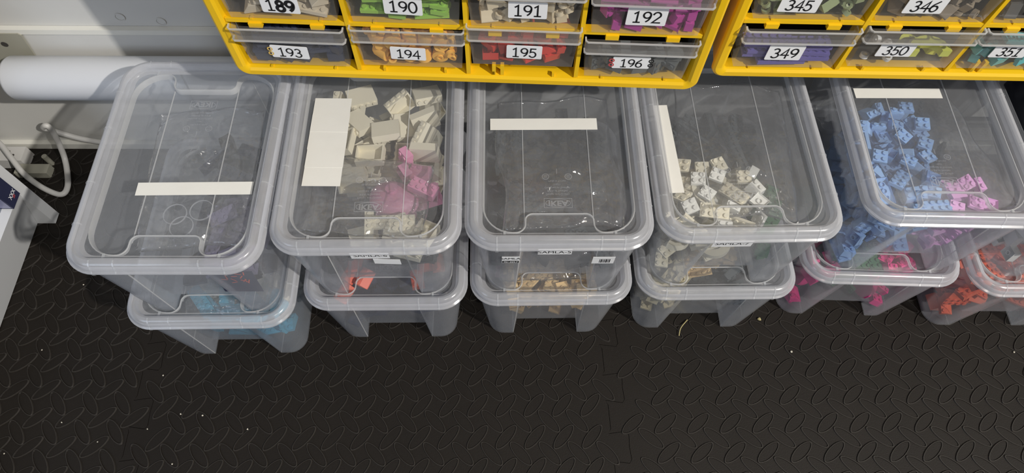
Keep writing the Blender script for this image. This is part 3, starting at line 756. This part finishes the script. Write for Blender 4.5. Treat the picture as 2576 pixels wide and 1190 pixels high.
# ------------------------------------------------------------------ what is in the boxes
BX = (-0.075, 0.075, 0.0195, 0.250)
def pile(mw, place, z0=0.031): return Pile(mw, BX[0], BX[1], BX[2], BX[3], z0, place, 0.003, 0.004)
p = pile(UP[1], 'the leftmost top box')
p.drop(['brick24', 'plate24', 'slope3'], 'black', 18, (-0.03, 0.074, 0.03, 0.244), zmax=0.07); p.drop(['plate26'], 'navy', 12, (-0.03, 0.074, 0.03, 0.244), zmax=0.08)
p.drop(['plate22', 'plate24', 'slope3'], 'dusk', 24, (0.010, 0.074, 0.026, 0.120), zmax=0.115, tilt=24)
bag(UP[1], 0.006, 0.135, 0.112, 0.130, 0.20, 0.024, 'crumpled clear plastic bag under the lid of the leftmost top box', 1, 4)
for (x, y) in ((-0.005, 0.075), (0.022, 0.080), (0.005, 0.060)):
    bm = bmesh.new(); ringtube(bm, (0, 0, 0), 0.0125, 0.0117, 0.0012, 28)
    tag(obj('clear_ring', bm, M['emboss'], None, None, UP[1] @ Matrix.Translation((x, y, 0.128))), 'thin clear ring lying on the bag under the lid of the leftmost top box', 'ring', 'clear rings in the leftmost top box')
bm = bmesh.new()
box(bm, -0.022, 0.022, 0.0, 0.0006, 0.0, 0.045)
for k in range(14):
    q = (random.uniform(-0.012, 0.012), random.uniform(0.02, 0.04)); an = random.uniform(0, 3.14); d = (0.006*math.cos(an), 0.006*math.sin(an))
    ribbon(bm, [q, (q[0]+d[0], q[1]+d[1])], 0.0012, lambda s_: Vector((s_[0], -0.0002, s_[1])), 1)
tag(obj('printed_card', bm, [M['navy'], bmat('coral')], None, None, UP[1] @ Matrix.Translation((0.050, 0.0205, 0.045)) @ Matrix.Rotation(R(-6), 4, 'X')), 'dark navy card with orange marks at the front right of the leftmost top box', 'card')
p = pile(UP[2], 'the box with the wide paper patch')
p.drop(['brick24', 'plate26'], 'darkgrey', 22, (-0.074, 0.074, 0.03, 0.13), zmax=0.06)
p.drop(['frame'], 'cream', 60, (-0.062, 0.074, 0.118, 0.245), zmax=0.132, tilt=26, flip=0.75)
p.drop(['frame'], 'cream', 8, (-0.035, 0.074, 0.024, 0.066), zmax=0.130, tilt=12, flip=0.6); p.drop(['plate26'], 'cream', 4, (-0.03, 0.066, 0.024, 0.06), zmax=0.126, tilt=5, flip=0)
p.drop(['dome'], 'pink', 3, (-0.014, 0.050, 0.062, 0.128), zmax=0.124, tilt=12, flip=0); p.drop(['brick24', 'slope3', 'brick22'], 'pink', 12, (0.020, 0.074, 0.075, 0.150), zmax=0.128, tilt=22)
bag(UP[2], -0.004, 0.080, 0.123, 0.14, 0.105, 0.014, 'crumpled clear plastic bag over the pink pieces in the second top box', 2, -6)
p = pile(UP[3], 'the dark grey pieces box')
p.drop(['brick24', 'slope3', 'arch'], 'darkgrey', 40, zmax=0.108); p.drop(['plate26', 'plate22'], 'slate', 18, zmax=0.112)
bag(UP[3], 0.004, 0.125, 0.1215, 0.142, 0.19, 0.016, 'crumpled clear plastic bag under the lid of the dark grey pieces box', 3, 3)
p = pile(UP[4], 'the box with the long left paper strip')
p.drop(['plate26', 'brick24', 'slope3'], 'slate', 34, (-0.074, 0.074, 0.10, 0.244), zmax=0.105)
p.drop(['plate22', 'slope', 'arch', 'plate24'], 'cream', 120, (-0.075, 0.022, 0.0195, 0.118), zmax=0.132, tilt=28); p.drop(['plate22', 'brick12', 'slope'], 'white', 90, (-0.075, 0.030, 0.0195, 0.112), zmax=0.134, tilt=28)
p.drop(['plate26', 'brick22'], 'green', 12, (0.03, 0.074, 0.026, 0.12), zmax=0.09)
bag(UP[4], 0.004, 0.130, 0.1245, 0.14, 0.20, 0.013, 'crumpled clear plastic bag under the lid of the cream pieces box', 4, -5)
p = pile(UP[5], 'the sky blue bricks box')
p.drop(['slope3', 'brick24', 'plate26'], 'darkgrey', 30, (-0.02, 0.074, 0.10, 0.244), zmax=0.095)
p.drop(['plate22', 'brick22', 'plate24', 'brick12', 'slope'], 'skyblue', 230, (-0.075, 0.012, 0.0195, 0.180), zmax=0.133, tilt=15, flip=0.3); p.drop(['brick22', 'plate22', 'brick12', 'slope'], 'lilac', 110, (-0.004, 0.060, 0.0195, 0.075), zmax=0.133, tilt=15)
bag(UP[5], 0.0, 0.115, 0.1245, 0.14, 0.20, 0.012, 'crumpled clear plastic bag over the sky blue bricks', 5, 12)
p = pile(UP[6], 'the open box at the right edge')
p.drop(['frame', 'ring', 'brick22'], 'white', 12, (-0.074, -0.015, 0.022, 0.09), zmax=0.10)
bag(UP[6], -0.035, 0.06, 0.095, 0.075, 0.085, 0.03, 'crumpled clear plastic bag in the open box at the right edge', 6, 20)
def black_bag(mw, cx, cy, z, sx, sy, h, label):
    bm = bmesh.new(); bmesh.ops.create_icosphere(bm, subdivisions=5, radius=1.0)
    for v in bm.verts:
        p = v.co.copy(); k = 1+0.16*(noise.turbulence(p*1.6+Vector((3, 1, 7)), 4, True)-0.6)
        q = Vector([math.copysign(abs(c)**0.62, c) for c in p])
        v.co = Vector((q.x*sx/2*min(1.0, k), q.y*sy/2*min(1.0, k), q.z*h/2*k))
    return tag(obj('black_bag', bm, M['blackbag'], None, 180, mw @ Matrix.Translation((cx, cy, z))), label, 'bag')
black_bag(UP[6], 0.006, 0.150, 0.098, 0.150, 0.215, 0.120, 'black crumpled plastic bag bulging out of the open box at the right edge')
# lower row: what shows in front of the upper boxes and through the fronts
p = pile(LO[1], 'the bottom left box')
p.drop(['brick24', 'slope3', 'plate26'], 'teal', 70, (-0.045, 0.074, 0.0195, 0.068), zmax=0.124, tilt=18); p.drop(['brick22', 'slope', 'brick12'], 'cream', 70, (-0.055, 0.060, 0.062, 0.105), zmax=0.133, tilt=18)
bag(LO[1], 0.012, 0.055, 0.1245, 0.11, 0.07, 0.014, 'crumpled clear plastic bag over the teal pieces in the bottom left box', 7, 0)
p = pile(LO[2], 'the box under the white frames box')
p.drop(['brick24', 'plate26'], 'navy', 60, (-0.074, 0.074, 0.024, 0.15), zmax=0.100, tilt=4, flip=0)
for (x, y, a_) in ((-0.040, 0.050, 62), (0.043, 0.066, 100), (-0.046, 0.085, 80)):
    q = Pile(LO[2] @ Matrix.Translation((x, y, 0)), -0.03, 0.03, -0.03, 0.03, 0.103, 'the box under the white frames box'); q.drop(['slope3'], 'coral', 3, zmax=0.133, tilt=9, flip=0, yaw=a_)
p = pile(LO[3], 'the box under the dark grey pieces')
p.drop(['plate24', 'plate22', 'brick22', 'brick12', 'slope'], 'tan', 150, (-0.060, 0.060, 0.0195, 0.075), zmax=0.126, tilt=20); p.drop(['brick24', 'slope3'], 'purple', 40, (-0.074, 0.074, 0.064, 0.115), zmax=0.132)
bag(LO[3], 0.0, 0.085, 0.1275, 0.13, 0.10, 0.008, 'crumpled clear plastic bag over the tan bricks', 8, 0)
p = pile(LO[4], 'the bottom box of the fourth stack')
p.drop(['plate24', 'plate22', 'brick12', 'slope'], 'paletan', 80, (-0.075, -0.02, 0.0195, 0.085), zmax=0.126, tilt=24); p.drop(['plate26', 'brick24'], 'slate', 24, (-0.02, 0.074, 0.026, 0.14), zmax=0.075); p.drop(['plate24', 'plate22'], 'tan', 30, (-0.03, 0.050, 0.06, 0.12), zmax=0.130, tilt=18)
p = pile(LO[5], 'the bottom box of the fifth stack')
p.drop(['dome', 'slope3'], 'magenta', 18, (-0.075, -0.03, 0.0195, 0.10), zmax=0.115, tilt=20); p.drop(['dome', 'slope3', 'brick22'], 'magenta', 60, (0.010, 0.070, 0.0195, 0.085), zmax=0.131, tilt=20)
p.drop(['brick24', 'plate26'], 'green', 44, (-0.050, 0.020, 0.022, 0.095), zmax=0.128, tilt=14); p.drop(['plate26'], 'darkgrey', 16, (-0.06, 0.02, 0.024, 0.07), zmax=0.06)
p = pile(LO[6], 'the bottom box at the right edge')
p.drop(['plate26', 'slope3', 'brick24'], 'orange', 110, (-0.075, 0.060, 0.0195, 0.10), zmax=0.116, tilt=16)

# ------------------------------------------------------------------ drawer cabinets
CW, CH, CDEP = 0.4672, 0.272, 0.158
DIVU = (0.1254, 0.2355, 0.3434)
COLS = ((0.0125, 0.1232), (0.1276, 0.2333), (0.2377, 0.3412), (0.3456, 0.4548))
ROWV = [0.0165+0.0605*k for k in range(5)]
def prism(bm, loop, y0, y1, mi=0):
    a = [bm.verts.new((x, y0, z)) for x, z in loop]; b = [bm.verts.new((x, y1, z)) for x, z in loop]
    return a, b
def cabinet_frame_bm():
    bm = bmesh.new()
    def loop(d, r, y):
        return [bm.verts.new((CW/2+x, y, z)) for x, z in rrect(CW-2*d, CH-2*d, r, 8, d)]
    # outer shell, rounded front lip, sloped inner side
    L = [loop(0.004, 0.012, 0.030), loop(0.002, 0.013, 0.010), loop(0.0, 0.013, 0.004), loop(0.0006, 0.013, 0.0005), loop(0.003, 0.011, -0.0015), loop(0.0085, 0.006, -0.0015), loop(0.0112, 0.004, 0.0005), loop(0.0122, 0.003, 0.006), loop(0.0128, 0.002, 0.014)]
    for a, b in zip(L, L[1:]): bridge(bm, a, b)
    bridge(bm, L[-1], L[0])
    for u in DIVU:
        box(bm, u-0.0020, u+0.0020, 0.0010, 0.016, 0.0125, CH-0.0125)
    for k in range(1, 4):
        v_ = ROWV[k]-0.0030; box(bm, 0.012, CW-0.012, 0.0015, 0.010, v_-0.0022, v_+0.0022)
    # tabs hanging from the dividers and pegs on the bottom rail
    for k in range(1, 5):
        v_ = ROWV[k]-0.0052 if k < 4 else CH-0.0125
        for (a, b) in COLS:
            for f in (0.24, 0.76): c = a+(b-a)*f; box(bm, c-0.0062, c+0.0062, -0.0008, 0.004, v_-0.0042, v_+0.001)
    for k in range(4):
        v_ = ROWV[k]-0.0003 if k else 0.0125
        for (a, b) in COLS:
            for f in (0.22, 0.80): c = a+(b-a)*f; box(bm, c-0.0012, c+0.0012, 0.0012, 0.0055, v_-0.001, v_+(0.0040 if k == 0 and a > 0.12 and a < 0.34 else 0.0008))
    box(bm, 0.2592, 0.2628, 0.0012, 0.0055, 0.012, 0.0258); box(bm, 0.2675, 0.2711, 0.0012, 0.0055, 0.012, 0.0258)
    return bm
def housing_bm():
    bm = bmesh.new(); a = 0.0135
    box(bm, a, CW-a, CDEP-0.003, CDEP, a-0.003, CH-a); box(bm, a, a+0.002, 0.0145, CDEP, a-0.003, CH-a); box(bm, CW-a-0.002, CW-a, 0.0145, CDEP, a-0.003, CH-a)
    box(bm, a, CW-a, 0.0145, CDEP, a-0.003, a-0.001); box(bm, a, CW-a, 0.0145, CDEP, CH-a-0.002, CH-a)
    for u in DIVU: box(bm, u-0.001, u+0.001, 0.0165, CDEP-0.003, a-0.001, CH-a-0.002)
    for k in range(1, 4): box(bm, a, CW-a, 0.0105, CDEP-0.003, ROWV[k]-0.003, ROWV[k]-0.002)
    return bm
DW, DH = 0.1045, 0.0520
def drawer_bm():
    """clear tray: draft-angled front, sides, floor, back"""
    bm = bmesh.new(); w_ = DW/2
    bot = [bm.verts.new(p) for p in ((-w_+0.0035, 0.0015, 0.0), (w_-0.0035, 0.0015, 0.0), (w_-0.0035, 0.120, 0.0), (-w_+0.0035, 0.120, 0.0))]
    top = [bm.verts.new(p) for p in ((-w_, 0.0, DH), (w_, 0.0, DH), (w_, 0.122, DH), (-w_, 0.122, DH))]
    bm.faces.new(bot[::-1]); bridge(bm, bot, top); bevel(bm, 0.0035, 3, 50)
    bmesh.ops.recalc_face_normals(bm, faces=bm.faces)
    return bm
def lip_bm():
    """finger lip: a plate in front of the tray with a ledge, open at the top"""
    bm = bmesh.new(); w_ = DW/2+0.0008; z0, z1, y = 0.0395, 0.0545, -0.0065
    pts = [(-w_, 0.0), (-w_, y+0.002), (-w_+0.002, y), (w_-0.002, y), (w_, y+0.002), (w_, 0.0)]
    a = [bm.verts.new((x, yy, z0)) for x, yy in pts]; b = [bm.verts.new((x, yy, z1)) for x, yy in pts]
    for k in range(5): bm.faces.new([a[k], a[k+1], b[k+1], b[k]])
    bm.faces.new(a[::-1])
    # thickened edges
    for zz, h in ((z1-0.0009, 0.0012), (z0-0.0006, 0.0014)):
        for (p, q) in zip(pts, pts[1:]):
            d = Vector((q[0]-p[0], q[1]-p[1])); L_ = d.length; an = math.atan2(d.y, d.x)
            box(bm, -0.0002, L_+0.0002, -0.0007, 0.0007, 0, h, 1, Matrix.Translation((p[0], p[1], zz)) @ Matrix.Rotation(an, 4, 'Z'))
    return bm
DRW = {}
def drawer(cab, u, v, dy, label_spec=None, tilt=0.0):
    if not DRW:
        d = obj('drawer', drawer_bm(), M['drawer'], cab, smooth=35)
        l_ = obj('drawer_lip', lip_bm(), [M['lip'], M['rib']], d); DRW.update(d=d, l=l_)
    else:
        d = DRW['d'].copy(); S.collection.objects.link(d); d.parent = cab
        l_ = DRW['l'].copy(); S.collection.objects.link(l_); l_.parent = d
    d.location = (u, dy, v); d.rotation_euler = (R(tilt), 0, 0)
    if label_spec:
        txt, cu, cv, lw, lh, rot, deco, heavy = label_spec
        bm = bmesh.new(); T = Matrix.Translation((cu-u, -0.0004, cv-v-1.09*dy)) @ Matrix.Rotation(R(rot), 4, 'Y')
        lp = rrect(lw, lh, 0.0014, 3, -lh/2)
        a = [bm.verts.new(T @ Vector((x, -0.0003, z))) for x, z in lp]; b = [bm.verts.new(T @ Vector((x, 0.0003, z))) for x, z in lp]
        bm.faces.new(a); bm.faces.new(b[::-1]); bridge(bm, a[::-1], b[::-1])
        number(bm, txt, 0.0, -0.0004, min(0.0128, lh*0.70), lambda q: T @ Vector((q[0], -0.0005, q[1])), 1, heavy=heavy)
        if deco:
            for (x, z, mi) in deco:
                ribbon(bm, [(x+0.0021*math.cos(2*math.pi*k/12), z+0.0021*math.sin(2*math.pi*k/12)) for k in range(13)], 0.0012, lambda q: T @ Vector((q[0], -0.0004, q[1])), mi)
        o = obj('number_label', bm, [M['label'], M['ink'], M['redink'], M['gold']], d); o['label'] = 'white tape label numbered '+txt
    return d
def cabinet(mw, label, specs, first):
    c = empty('drawer_cabinet', label, 'drawer cabinet', mw, 'yellow drawer cabinets')
    if first is None:
        f = obj('frame', cabinet_frame_bm(), M['yellow'], c, smooth=35); h = obj('housing', housing_bm(), M['black'], c); h['label'] = 'black inside of the cabinet'
        first = (f, h)
    else:
        for q in first:
            k = q.copy(); S.collection.objects.link(k); k.parent = c
    for r_ in range(4):
        for q, (a, b) in enumerate(COLS):
            sp = specs.get((q, r_), (0.002, 0.002, 0.0, None))
            drawer(c, (a+b)/2, ROWV[r_]+sp[0], sp[1], sp[3], sp[2])
    return c, first
C1 = MW(-0.033-0.2344*math.cos(R(2.3)), 0.452+0.2344*math.sin(R(2.3)), -2.3, 0.3572); C2 = MW(0.2122, 0.452, -1.0, 0.368)
# (column, row): (raise, pull, tilt, (number, centre u, centre v, width, height, turn, marks, heavy digits))
sp1 = {(0, 0): (0.001, -0.001, 0, ('193', 0.0622, 0.0362, 0.0360, 0.0165, 3, ((-0.0185, 0.003, 3), (-0.0185, -0.003, 3)), ())), (1, 0): (0.0035, 0.0, 0, ('194', 0.1778, 0.0398, 0.0342, 0.0165, 2, None, ())),
       (2, 0): (0.0105, 0.000, 0, ('195', 0.2905, 0.0475, 0.0342, 0.0172, 1, None, ())), (3, 0): (0.001, -0.002, 0, ('196', 0.3946, 0.0380, 0.0362, 0.0155, -1, ((-0.019, 0.003, 2), (-0.019, -0.003, 2), (0.019, 0.003, 1), (0.019, -0.003, 1)), ())),
       (0, 1): (0.001, 0.0, 0, ('189', 0.0695, 0.0965, 0.0340, 0.0185, 2, None, (1, 2))), (1, 1): (0.001, 0.0, 0, ('190', 0.1805, 0.1000, 0.0345, 0.0192, 2, None, ())),
       (2, 1): (0.001, 0.0, 0, ('191', 0.2920, 0.1005, 0.0350, 0.0192, 0, None, ())), (3, 1): (0.001, -0.003, 0, ('192', 0.3980, 0.0975, 0.0358, 0.0205, 0, None, ()))}
sp2 = {(0, 0): (0.001, -0.003, 0, ('349', 0.0622, 0.0360, 0.0345, 0.0192, 0, None, ())), (1, 0): (0.004, -0.003, 0, ('350', 0.1665, 0.0422, 0.0342, 0.0165, 0, None, ())), (2, 0): (0.004, -0.003, 0, ('351', 0.2760, 0.0432, 0.0345, 0.0160, 0, None, ())),
       (0, 1): (0.001, 0.0, 0, ('345', 0.0540, 0.0965, 0.0355, 0.0170, 1, None, ())), (1, 1): (0.001, 0.0, 0, ('346', 0.1660, 0.0980, 0.0355, 0.0175, 0, None, ())), (2, 1): (0.001, 0.0, 0, ('347', 0.2790, 0.0980, 0.0355, 0.0175, 0, None, ()))}
cab1, first = cabinet(C1, 'yellow drawer cabinet with drawers numbered 189 to 196, hung on the wall', sp1, None)
cab2, _ = cabinet(C2, 'yellow drawer cabinet with drawers numbered 345 to 351, right of the other one', sp2, first)

shade_cab, _ = cabinet(MW(0.2122+CW+0.014, 0.444, -1.0, 0.368), 'unseen yellow drawer cabinet added at the far right to shade the wall', {}, first)  # out of view, added to keep lamp light off the wall at the right

def fillup(cabm, sp, key, jobs, depth=0.0235):
    """pieces lying in one drawer"""
    a, b = COLS[key[0]]; s_ = sp[key]; num = s_[3][0]
    T = cabm @ Matrix.Translation(((a+b)/2, s_[1], ROWV[key[1]]+s_[0]))
    p = Pile(T, -DW/2+0.0065, DW/2-0.0065, 0.0014, depth, 0.0012, 'drawer '+num, 0.002)
    for (kinds, c, n, kw) in jobs: p.drop(kinds, c, n, **dict(dict(zmax=0.046, tilt=16, flip=0.4), **kw))
F = fillup
F(C1, sp1, (0, 0), [(['plate24', 'brick22', 'brick12'], 'navy', 60, dict(zmax=0.040, tilt=4, flip=0))])
F(C1, sp1, (1, 0), [(['round'], 'amber', 26, dict(tilt=8, flip=0.35)), (['ring'], 'amber', 24, {})])
F(C1, sp1, (2, 0), [(['slope', 'brick22', 'brick12', 'plate22'], 'red', 46, dict(zmax=0.034, tilt=12)), (['slope3', 'slope', 'brick12'], 'red', 60, dict(zmax=0.050, tilt=14))])
F(C1, sp1, (3, 0), [(['brick22', 'plate24', 'slope'], 'slate', 40, dict(zmax=0.032, tilt=6))])
F(C1, sp1, (0, 1), [(['plate24', 'slope', 'brick12', 'plate22'], 'sand', 40, dict(zmax=0.030, tilt=12)), (['plate26', 'slope3', 'slope'], 'sand', 40, dict(zmax=0.050, tilt=18))])
F(C1, sp1, (1, 1), [(['plate26', 'plate24', 'plate22'], 'lime', 60, dict(zmax=0.040, flip=0.0, tilt=4))])
F(C1, sp1, (2, 1), [(['brick22', 'slope', 'ring', 'brick12'], 'beige', 36, dict(zmax=0.030, tilt=14)), (['arch', 'slope', 'brick12', 'ring'], 'beige', 40, dict(zmax=0.050, tilt=20))])
F(C1, sp1, (3, 1), [(['slope', 'brick22', 'brick12', 'plate22'], 'plum', 46, dict(zmax=0.034, tilt=12)), (['slope3', 'brick24', 'slope', 'brick12'], 'plum', 60, dict(zmax=0.050, tilt=14))])
F(C2, sp2, (0, 0), [(['plate26'], 'violet', 14, dict(zmax=0.030, tilt=1.5, flip=0, yaw=0))])
F(C2, sp2, (1, 0), [(['arch'], 'yellowgreen', 2, dict(reg=(0.0, 0.046, 0.0014, 0.048), tilt=4, flip=0)), (['ring'], 'clear', 6, {})], 0.048)
F(C2, sp2, (2, 0), [(['plate24', 'brick12', 'slope'], 'aqua', 26, dict(zmax=0.036))])
F(C2, sp2, (0, 1), [(['ring', 'ring', 'brick12'], 'sage', 90, dict(tilt=40))])
F(C2, sp2, (1, 1), [(['arch', 'ring', 'brick12', 'slope'], 'brown', 44, dict(tilt=26))])
F(C2, sp2, (2, 1), [(['plate24', 'brick22', 'slope3'], 'grey', 20, dict(zmax=0.040))])
T = C1 @ Matrix.Translation(((COLS[0][0]+COLS[0][1])/2, -0.001, ROWV[0]+0.001))
bm = bmesh.new(); G = [[bm.verts.new((-0.030+0.055*i/12, 0.030+0.030*j/6, 0.045+0.006*noise.noise(Vector((i*0.5, j*0.7, 2.0))))) for j in range(7)] for i in range(13)]
for i in range(12):
    for j in range(6): bm.faces.new([G[i][j], G[i+1][j], G[i+1][j+1], G[i][j+1]])
r_ = bmesh.ops.solidify(bm, geom=bm.faces[:], thickness=0.0004)
tag(obj('paper_scrap', bm, M['paper'], None, None, T), 'crumpled white paper scrap at the back of drawer 193', 'paper')

# ------------------------------------------------------------------ litter on the mats
bm = bmesh.new(); tube(bm, [(0.2510, 0.300, 0.0015), (0.2545, 0.311, 0.003), (0.2660, 0.324, 0.001)], 0.0006, 6, smooth_n=5)
tag(obj('straw', bm, M['straw']), 'thin pale yellow straw on the mat before the fourth stack', 'straw')
def crumb(x, y, s_, label, mt):
    bm = bmesh.new(); bmesh.ops.create_icosphere(bm, subdivisions=1, radius=s_)
    for v in bm.verts: v.co *= random.uniform(0.6, 1.3); v.co.z *= 0.6
    bm.transform(Matrix.Translation((x, y, MZ+0.0012+s_*0.5)))
    tag(obj('crumb', bm, mt), label, 'crumb', 'crumbs on the mats')
crumb(0.3695, 0.325, 0.0026, 'yellowish crumb on the mat in front of the fourth stack', M['straw'])
for (x, y) in ((-0.629, 0.283), (-0.573, 0.185), (-0.634, 0.146), (-0.46, 0.176), (-0.421, 0.195), (-0.392, 0.193), (-0.456, 0.247), (-0.418, 0.132), (-0.60, 0.38), (-0.585, 0.405), (-0.52, 0.16), (-0.33, 0.175)):
    crumb(x, y, 0.0011, 'tiny pale crumb on the black mat '+('beside the white shelf unit' if y > 0.35 else 'in front of the leftmost stack'), M['crumb'])
crumb(0.406, 0.277, 0.0018, 'pale crumb on the right mat below the fifth stack', M['crumb']); crumb(0.72, 0.275, 0.0014, 'pale crumb on the right mat near the right edge', M['crumb'])
